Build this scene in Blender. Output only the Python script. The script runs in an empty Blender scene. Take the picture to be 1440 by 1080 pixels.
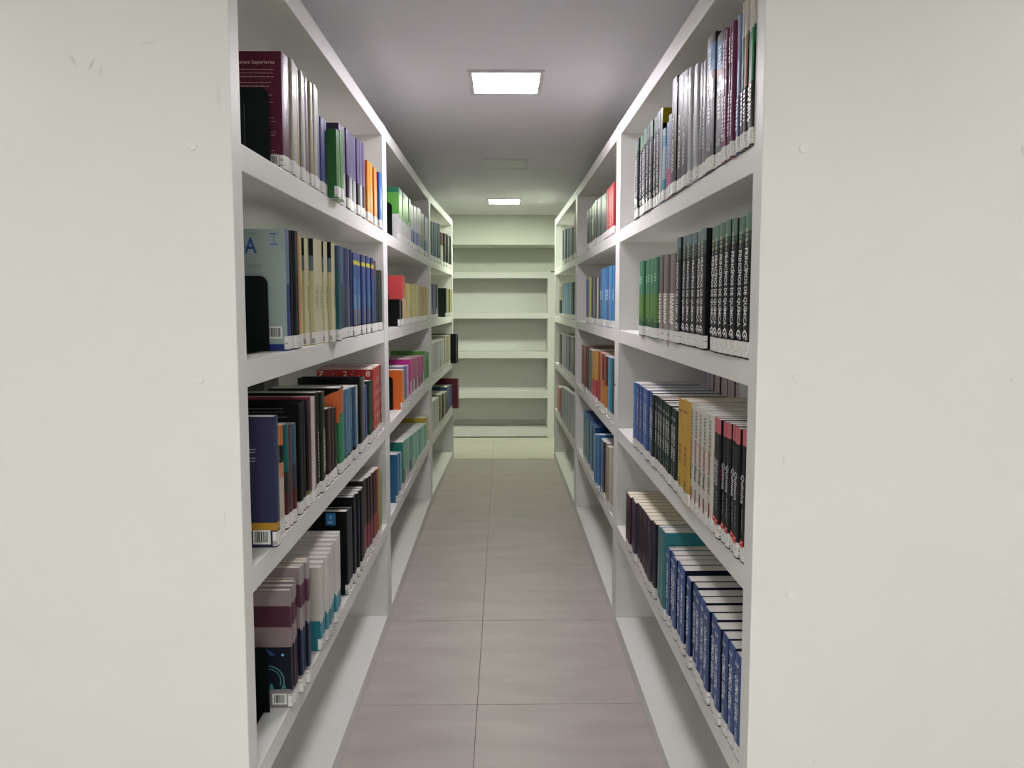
import bpy, bmesh, math, random
from mathutils import Vector, Matrix

S = bpy.context.scene
C = S.collection
random.seed(7)
CEIL = 2.07
EYE = 1.27

# ---------------------------------------------------------------- camera
pitch = math.atan(.072)
yaw = math.atan(.013 * math.cos(pitch))
cd = bpy.data.cameras.new('camera')
cam = bpy.data.objects.new('camera', cd)
C.objects.link(cam)
cam.location = (0, 0, EYE)
cam.rotation_euler = (math.pi / 2 - pitch, 0, -yaw)
cd.sensor_width = 36
cd.lens = 25.0
cd.shift_y = -41 / 1440
cd.clip_start = .02
S.camera = cam

# ---------------------------------------------------------------- world, exposure
w = bpy.data.worlds.new('world')
S.world = w
w.use_nodes = True
w.node_tree.nodes['Background'].inputs[0].default_value = (.8, .82, .8, 1)
w.node_tree.nodes['Background'].inputs[1].default_value = .05
S.view_settings.view_transform = 'Standard'
S.view_settings.look = 'None'
S.view_settings.exposure = EXPO = 2.87
S.view_settings.gamma = 1
S.view_settings.use_curve_mapping = False
S.cycles.use_denoising = True
S.cycles.max_bounces = 10
S.cycles.diffuse_bounces = 7

# ceiling lamps: x, y, lit?, strength, colour
NEUTRAL = (.96, .985, .985)
LILAC = (.98, .92, 1.0)
GREEN = (.91, 1.0, .79)
LAMPS = [
    (.0125, 2.632, True, 14.5, LILAC), (.0125, 4.144, False, 0, NEUTRAL), (.012, 5.616, True, 15, GREEN),
    (.0125, 1.14, False, 0, LILAC), (0, -.75, True, 20, NEUTRAL), (0, -2.35, True, 18, NEUTRAL),
    (-1.41, -.75, True, 18, NEUTRAL), (1.41, -.75, True, 18, NEUTRAL),
    (-1.41, 1.14, True, 6, NEUTRAL), (1.41, 1.14, True, 6, NEUTRAL),
    (-1.41, 2.632, True, 6, NEUTRAL), (1.41, 2.632, True, 6, NEUTRAL),
    (-1.41, 5.616, True, 11, GREEN), (1.41, 5.616, True, 11, GREEN),
]

# ---------------------------------------------------------------- materials
def lin(c):
    return tuple(((v / 255) / 12.92 if v / 255 <= .04045 else ((v / 255 + .055) / 1.055) ** 2.4) for v in c) + (1,)

MATS = {}
def mat(rgb, rough=.4, coat=0.0, mottle=.06, scale=40, bump=0.0, key=None, spec=.5, metal=0.0):
    k = key or (rgb, rough, coat)
    if k in MATS: return MATS[k]
    m = bpy.data.materials.new('mat_%d' % len(MATS))
    m.use_nodes = True
    nt = m.node_tree; N = nt.nodes; Lk = nt.links
    b = N['Principled BSDF']
    if coat: rough = max(rough, .45); spec = .22
    if max(rgb) < 90: spec = min(spec, .18)
    b.inputs['Roughness'].default_value = rough
    b.inputs['Specular IOR Level'].default_value = spec
    b.inputs['Metallic'].default_value = metal
    b.inputs['Coat Weight'].default_value = coat * .28
    b.inputs['Coat Roughness'].default_value = .05
    tc = N.new('ShaderNodeTexCoord')
    nz = N.new('ShaderNodeTexNoise'); nz.inputs['Scale'].default_value = scale; nz.inputs['Detail'].default_value = 4
    Lk.new(tc.outputs['Object'], nz.inputs['Vector'])
    mx = N.new('ShaderNodeMix'); mx.data_type = 'RGBA'
    c = lin(rgb)
    mx.inputs[6].default_value = tuple(v * (1 - mottle) for v in c[:3]) + (1,)
    mx.inputs[7].default_value = tuple(min(1, v * (1 + mottle)) for v in c[:3]) + (1,)
    Lk.new(nz.outputs['Fac'], mx.inputs[0])
    Lk.new(mx.outputs[2], b.inputs['Base Color'])
    if bump:
        bp = N.new('ShaderNodeBump'); bp.inputs['Strength'].default_value = bump; bp.inputs['Distance'].default_value = .002
        nz2 = N.new('ShaderNodeTexNoise'); nz2.inputs['Scale'].default_value = scale * 12
        Lk.new(tc.outputs['Object'], nz2.inputs['Vector'])
        Lk.new(nz2.outputs['Fac'], bp.inputs['Height']); Lk.new(bp.outputs['Normal'], b.inputs['Normal'])
    MATS[k] = m
    return m

WHITE = mat((204, 203, 199), .5, key='laminate', scale=6, mottle=.02, bump=.06)
WALLM = mat((214, 216, 206), .8, key='wall', scale=3, mottle=.02, bump=.1)
CEILM = mat((230, 229, 235), .85, key='ceiling', scale=3, mottle=.02)
GROUT = mat((88, 84, 80), .9, key='grout', scale=60)
FRAME = mat((205, 205, 205), .4, key='frame')
DARKGAP = mat((25, 25, 25), .6, key='bolt')
STEEL = mat((6, 14, 12), .38, key='steel', mottle=.02)
CAPM = mat((204, 203, 199), .3, key='cap', mottle=.02)
UNLIT = mat((190, 190, 190), .3, key='unlit')
INK = mat((30, 30, 34), .6, key='ink')

def tile_mat(c0=(152, 143, 138), c1=(168, 159, 154)):
    m = bpy.data.materials.new('floor_tile'); m.use_nodes = True
    nt = m.node_tree; N = nt.nodes; Lk = nt.links; b = N['Principled BSDF']
    b.inputs['Roughness'].default_value = .42
    g = N.new('ShaderNodeNewGeometry')
    n1 = N.new('ShaderNodeTexNoise'); n1.inputs['Scale'].default_value = 5; n1.inputs['Detail'].default_value = 8
    mp = N.new('ShaderNodeMapping'); mp.inputs['Scale'].default_value = (.6, 2.4, 1)
    Lk.new(g.outputs['Position'], mp.inputs['Vector']); Lk.new(mp.outputs[0], n1.inputs['Vector'])
    n2 = N.new('ShaderNodeTexNoise'); n2.inputs['Scale'].default_value = 160; n2.inputs['Detail'].default_value = 3
    Lk.new(g.outputs['Position'], n2.inputs['Vector'])
    ad = N.new('ShaderNodeMath'); ad.operation = 'MULTIPLY_ADD'; ad.inputs[1].default_value = .45
    Lk.new(n2.outputs['Fac'], ad.inputs[0]); Lk.new(n1.outputs['Fac'], ad.inputs[2])
    cr = N.new('ShaderNodeValToRGB')
    cr.color_ramp.elements[0].position = .45; cr.color_ramp.elements[0].color = lin(c0)
    cr.color_ramp.elements[1].position = .95; cr.color_ramp.elements[1].color = lin(c1)
    Lk.new(ad.outputs[0], cr.inputs[0]); Lk.new(cr.outputs[0], b.inputs['Base Color'])
    bp = N.new('ShaderNodeBump'); bp.inputs['Strength'].default_value = .12; bp.inputs['Distance'].default_value = .002
    Lk.new(n2.outputs['Fac'], bp.inputs['Height']); Lk.new(bp.outputs['Normal'], b.inputs['Normal'])
    return m
TILE = tile_mat()
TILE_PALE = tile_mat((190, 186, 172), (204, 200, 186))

def smudge_mat(spots):
    """the laminate of an end panel with its few grey scuffs (object coordinates: u along x, v along z)"""
    m = WHITE.copy(); m.name = 'end_panel_laminate'
    nt = m.node_tree; N = nt.nodes; Lk = nt.links; b = N['Principled BSDF']
    src = b.inputs['Base Color'].links[0].from_socket
    tc = N.new('ShaderNodeTexCoord')
    wob = N.new('ShaderNodeTexNoise'); wob.inputs['Scale'].default_value = 45
    Lk.new(tc.outputs['Object'], wob.inputs['Vector'])
    total = None
    for (x, z, a, rx, rz, k) in spots:
        mp = N.new('ShaderNodeMapping'); mp.vector_type = 'TEXTURE'
        mp.inputs['Location'].default_value = (x, 0, z); mp.inputs['Rotation'].default_value = (0, a, 0)
        mp.inputs['Scale'].default_value = (rx, 5, rz)
        Lk.new(tc.outputs['Object'], mp.inputs['Vector'])
        ln = N.new('ShaderNodeVectorMath'); ln.operation = 'LENGTH'; Lk.new(mp.outputs[0], ln.inputs[0])
        mr = N.new('ShaderNodeMapRange'); mr.inputs[1].default_value = 1; mr.inputs[2].default_value = .1
        mr.inputs[3].default_value = 0; mr.inputs[4].default_value = k
        Lk.new(ln.outputs['Value'], mr.inputs[0])
        ml = N.new('ShaderNodeMath'); ml.operation = 'MULTIPLY'
        Lk.new(mr.outputs[0], ml.inputs[0]); Lk.new(wob.outputs['Fac'], ml.inputs[1])
        if total is None: total = ml.outputs[0]
        else:
            s = N.new('ShaderNodeMath'); s.operation = 'ADD'; Lk.new(total, s.inputs[0]); Lk.new(ml.outputs[0], s.inputs[1]); total = s.outputs[0]
    mx = N.new('ShaderNodeMix'); mx.data_type = 'RGBA'; mx.inputs[7].default_value = lin((120, 120, 116))
    Lk.new(total, mx.inputs[0]); Lk.new(src, mx.inputs[6]); Lk.new(mx.outputs[2], b.inputs['Base Color'])
    return m

def emit_mat(col, k):
    m = bpy.data.materials.new('lamp_diffuser'); m.use_nodes = True
    b = m.node_tree.nodes['Principled BSDF']
    b.inputs['Base Color'].default_value = (.9, .9, .9, 1)
    b.inputs['Emission Color'].default_value = col + (1,)
    b.inputs['Emission Strength'].default_value = k
    return m

def label_mat():
    """white call-number sticker: rows of tiny grey print"""
    m = bpy.data.materials.new('call_number_paper'); m.use_nodes = True
    nt = m.node_tree; N = nt.nodes; Lk = nt.links; b = N['Principled BSDF']
    b.inputs['Roughness'].default_value = .35
    tc = N.new('ShaderNodeTexCoord')
    mp = N.new('ShaderNodeMapping'); mp.inputs['Scale'].default_value = (1, 420, 190)
    Lk.new(tc.outputs['Object'], mp.inputs['Vector'])
    nz = N.new('ShaderNodeTexNoise'); nz.inputs['Scale'].default_value = 1; nz.inputs['Detail'].default_value = 1
    Lk.new(mp.outputs[0], nz.inputs['Vector'])
    cr = N.new('ShaderNodeValToRGB')
    cr.color_ramp.elements[0].position = .34; cr.color_ramp.elements[0].color = lin((146, 146, 146))
    cr.color_ramp.elements[1].position = .41; cr.color_ramp.elements[1].color = lin((214, 212, 208))
    Lk.new(nz.outputs['Fac'], cr.inputs[0]); Lk.new(cr.outputs[0], b.inputs['Base Color'])
    return m
LABEL = label_mat()

def page_mat(rgb):
    k = ('page', rgb)
    if k in MATS: return MATS[k]
    m = bpy.data.materials.new('page_edges'); m.use_nodes = True
    nt = m.node_tree; N = nt.nodes; Lk = nt.links; b = N['Principled BSDF']
    b.inputs['Roughness'].default_value = .8
    tc = N.new('ShaderNodeTexCoord')
    mp = N.new('ShaderNodeMapping'); mp.inputs['Scale'].default_value = (2, 900, 2)
    Lk.new(tc.outputs['Object'], mp.inputs['Vector'])
    nz = N.new('ShaderNodeTexNoise'); nz.inputs['Scale'].default_value = 1; nz.inputs['Detail'].default_value = 1
    Lk.new(mp.outputs[0], nz.inputs['Vector'])
    cr = N.new('ShaderNodeValToRGB')
    c = lin(rgb)
    cr.color_ramp.elements[0].position = .3; cr.color_ramp.elements[0].color = tuple(v * .78 for v in c[:3]) + (1,)
    cr.color_ramp.elements[1].position = .7; cr.color_ramp.elements[1].color = c
    Lk.new(nz.outputs['Fac'], cr.inputs[0]); Lk.new(cr.outputs[0], b.inputs['Base Color'])
    MATS[k] = m
    return m

# ---------------------------------------------------------------- mesh helpers
def link(name, me, parent=None, loc=(0, 0, 0), rot=(0, 0, 0)):
    o = bpy.data.objects.new(name, me); C.objects.link(o)
    o.location = loc; o.rotation_euler = rot
    if parent: o.parent = parent
    return o

def tag(o, label=None, cat=None, group=None, kind=None):
    if label: o['label'] = label
    if cat: o['category'] = cat
    if group: o['group'] = group
    if kind: o['kind'] = kind
    return o

def box_mesh(name, x0, x1, y0, y1, z0, z1, m, bev=0.0):
    bm = bmesh.new()
    bmesh.ops.create_cube(bm, size=1)
    for v in bm.verts:
        v.co = Vector((x0 if v.co.x < 0 else x1, y0 if v.co.y < 0 else y1, z0 if v.co.z < 0 else z1))
    if bev: bmesh.ops.bevel(bm, geom=bm.edges[:], offset=bev, segments=2, affect='EDGES', profile=.5)
    me = bpy.data.meshes.new(name); bm.to_mesh(me); bm.free()
    me.materials.append(m)
    if bev:
        for p in me.polygons: p.use_smooth = False
    return me

def box(name, x0, x1, y0, y1, z0, z1, m, parent=None, bev=0.0):
    return link(name, box_mesh(name, x0, x1, y0, y1, z0, z1, m, bev), parent)

class MB:
    """plain vertex / face collector with a material per face"""
    def __init__(s): s.v = []; s.f = []; s.m = []; s.mats = []
    def mi(s, m):
        if m not in s.mats: s.mats.append(m)
        return s.mats.index(m)
    def poly(s, pts, m):
        n = len(s.v); s.v += [tuple(p) for p in pts]; s.f.append(tuple(range(n, n + len(pts)))); s.m.append(s.mi(m))
    def box(s, x0, x1, y0, y1, z0, z1, m):
        n = len(s.v)
        s.v += [(x, y, z) for x in (x0, x1) for y in (y0, y1) for z in (z0, z1)]
        for q in ((0, 1, 3, 2), (4, 6, 7, 5), (0, 4, 5, 1), (2, 3, 7, 6), (0, 2, 6, 4), (1, 5, 7, 3)):
            s.f.append(tuple(n + i for i in q)); s.m.append(s.mi(m))
    def add_mesh(s, me, M):
        n = len(s.v); s.v += [tuple(M @ v.co) for v in me.vertices]
        for p in me.polygons:
            s.f.append(tuple(n + i for i in p.vertices)); s.m.append(s.mi(me.materials[p.material_index]))
    def mesh(s, name):
        me = bpy.data.meshes.new(name); me.from_pydata(s.v, [], s.f)
        for m in s.mats: me.materials.append(m)
        me.polygons.foreach_set('material_index', s.m); me.update()
        return me

# ---------------------------------------------------------------- room shell
XW = 1.95
tag(box('floor', -XW, XW, -3.0, 6.97, -.10, -.009, GROUT), 'grey floor bed under the square tiles', kind='structure')
floor = bpy.data.objects['floor']
tile_me = box_mesh('tile', -.2995, .2995, -.2995, .2995, -.009, 0, TILE, .0012)
pale_me = tile_me.copy(); pale_me.materials.clear(); pale_me.materials.append(TILE_PALE)
gx = [-.082 + .6 * k for k in range(-3, 4)]
gy = [2.175 + .601 * k for k in range(-8, 8)]
for i, x in enumerate(gx):
    for y in gy:
        if abs(x + .3) > XW - .28: continue
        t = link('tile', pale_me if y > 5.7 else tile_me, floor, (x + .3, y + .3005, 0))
tag(box('ceiling', -XW, XW, -3.0, 6.97, CEIL, CEIL + .1, CEILM), 'plain white ceiling with square lamps', kind='structure')
tag(box('wall_left', -XW - .1, -XW, -3.0, 6.97, -.1, CEIL + .1, WALLM), kind='structure')
tag(box('wall_right', XW, XW + .1, -3.0, 6.97, -.1, CEIL + .1, WALLM), kind='structure')
tag(box('wall_front', -XW - .1, XW + .1, -3.1, -3.0, -.1, CEIL + .1, WALLM), kind='structure')
tag(box('wall_back', -XW - .1, XW + .1, 6.97, 7.07, -.1, CEIL + .1, WALLM), kind='structure')
tag(box('trim_1', -XW, XW, 6.50, 6.92, 1.803, CEIL, WALLM), 'white ceiling bulkhead across the end of the aisle', kind='structure')

# ---------------------------------------------------------------- ceiling lamps
lamp_words = ['bright square ceiling lamp over the middle of the aisle', 'unlit square ceiling lamp between the two lit ones',
              'lit square ceiling lamp near the far wall', 'unlit square ceiling lamp at the mouth of the aisle']
extra_words = {4: 'lit ceiling lamp just behind the camera', 5: 'lit ceiling lamp at the rear of the room behind the camera',
               6: 'lit ceiling lamp behind the camera to the left', 7: 'lit ceiling lamp behind the camera to the right',
               8: 'lit ceiling lamp at the mouth of the neighbouring left aisle', 9: 'lit ceiling lamp at the mouth of the neighbouring right aisle',
               10: 'lit ceiling lamp over the middle of the neighbouring left aisle', 11: 'lit ceiling lamp over the middle of the neighbouring right aisle',
               12: 'lit ceiling lamp over the cross aisle, far left', 13: 'lit ceiling lamp over the cross aisle, far right'}
def frame_mesh():
    mb = MB(); a, b = .133, .117
    for (x0, x1, y0, y1) in ((-a, a, -a, -b), (-a, a, b, a), (-a, -b, -b, b), (b, a, -b, b)):
        mb.box(x0, x1, y0, y1, -.008, 0, FRAME)
    return mb.mesh('frame')
fme = frame_mesh()
for i, (x, y, lit, k, col) in enumerate(LAMPS):
    e = link('ceiling_lamp', None, None, (x, y, CEIL))
    tag(e, lamp_words[i] if i < 4 else extra_words[i], 'ceiling lamp', 'square ceiling lamps')
    link('lamp_frame', fme, e)
    link('diffuser', box_mesh('diffuser', -.117, .117, -.117, .117, -.005, -.0005, emit_mat(col, k * 1.0) if lit else UNLIT), e)

# ---------------------------------------------------------------- bookcases
TOPS = [.056, .42, .797, 1.17, 1.545]
BT = .047
HT = 1.944
DEP = .53
cap_bm = bmesh.new(); bmesh.ops.create_cone(cap_bm, cap_ends=True, segments=24, radius1=.0075, radius2=.0066, depth=.0016)
cap_me = bpy.data.meshes.new('screw_cap'); cap_bm.to_mesh(cap_me); cap_bm.free(); cap_me.materials.append(CAPM)
bolt_bm = bmesh.new(); bmesh.ops.create_cone(bolt_bm, cap_ends=True, segments=12, radius1=.005, radius2=.005, depth=.002)
bolt_me = bpy.data.meshes.new('bolt'); bolt_bm.to_mesh(bolt_me); bolt_bm.free(); bolt_me.materials.append(DARKGAP)

def bookcase(side, xf, y0, length, ang, label, caps=None, smudges=None, bolts=()):
    s = -1 if side == 'L' else 1           # local +x * s runs into the unit
    e = link('bookcase', None, None, (xf, y0, 0), (0, 0, ang))
    tag(e, label, 'bookcase', 'white bookcases along the aisle')
    def bx(name, d0, d1, a, b, z0, z1, m=WHITE, par=e):
        return box(name, min(s * d0, s * d1), max(s * d0, s * d1), a, b, z0, z1, m, par, .0014)
    p1 = bx('side_panel', 0, DEP, .0006, .044, .0, HT, smudge_mat(smudges) if smudges else WHITE)
    if smudges: p1['label'] = 'end panel with scuff marks and round screw caps'
    p2 = bx('side_panel', 0, DEP, length - .044, length - .0012, .0, HT)
    for z in TOPS:
        bx('shelf', .0015, DEP - .0015, .0444, length - .0444, z - (BT if z > .1 else .0555), z)
    bx('top_panel', .0015, DEP - .0015, .0444, length - .0444, HT - .049, HT)
    if caps:
        for (d, z) in caps:
            c = link('screw_cap', cap_me, p1, (s * d, -.0002, z), (math.pi / 2, 0, 0))
    for (yy, z) in bolts:
        link('bolt', bolt_me, p2 if yy > length / 2 else p1, (-s * .0006, yy, z), (0, math.pi / 2, 0))
    return e

capz = [1.53, 1.142, .76, .30]
lcaps = [(d, z) for d in (.065, .445) for z in capz]
bookcase('L', -.448, 1.204, 1.540, 0, 'white open bookcase nearest the camera on the left side of the aisle', lcaps,
         [(-.225, 1.661, .5, .004, .012, .8), (-.255, 1.668, -.5, .005, .012, .6), (-.21, 1.652, .2, .004, .01, .5), (-.13, 1.695, 1.5, .004, .02, .35),
          (-.02, 1.61, 0, .006, .03, .3), (-.03, .9, 0, .003, .02, .4)])
bookcase('L', -.448, 2.746, 1.660, 0, 'white open bookcase in the middle of the left row, with green and magenta books')
bookcase('L', -.448, 4.410, 1.395, -math.atan2(.043, 1.395), 'white open bookcase at the far end of the left row')
bookcase('R', .436, 1.209, 1.507, 0, 'white open bookcase nearest the camera on the right side of the aisle', [(.069, z) for z in capz] + [(.446, z) for z in capz],
         [(.449, 1.70, .2, .004, .012, .7), (.452, 1.685, -.2, .004, .008, .8), (.05, 1.0, 0, .003, .015, .4), (.12, .45, .3, .003, .01, .5)], bolts=[(1.488, 1.92)])
bookcase('R', .436, 2.718, 1.518, 0, 'white open bookcase in the middle of the right row, with red and blue books', bolts=[(.022, .955), (1.498, 1.915)])
bookcase('R', .436, 4.238, 1.545, math.atan2(.016, 1.545), 'white open bookcase at the far end of the right row')

# the empty low unit across the end of the aisle
e = link('bookcase', None, None, (-1.06, 6.68, 0))
tag(e, 'empty low white bookcase across the far end of the aisle', 'bookcase')
BW = 1.55
box('side_panel', 0, .06, 0, .27, 0, 1.564, WHITE, e, .0014)
box('side_panel', BW - .068, BW, 0, .27, 0, 1.564, WHITE, e, .0014)
for zt, zb in ((1.564, 1.507), (1.183, 1.13), (.816, .756), (.451, .377), (.08, .01)):
    box('shelf', .0604, BW - .0684, .002, .262, zb, zt, WHITE, e, .0014)
box('back_panel', .0604, BW - .0684, .2625, .269, .13, 1.55, WHITE, e)
box('joint_clip', BW - .04, BW + .004, .0, .05, 1.5645, 1.572, DARKGAP, e)

# ---------------------------------------------------------------- books
D0 = .195
CREAM = (206, 200, 184); PW = (206, 203, 196)
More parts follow.
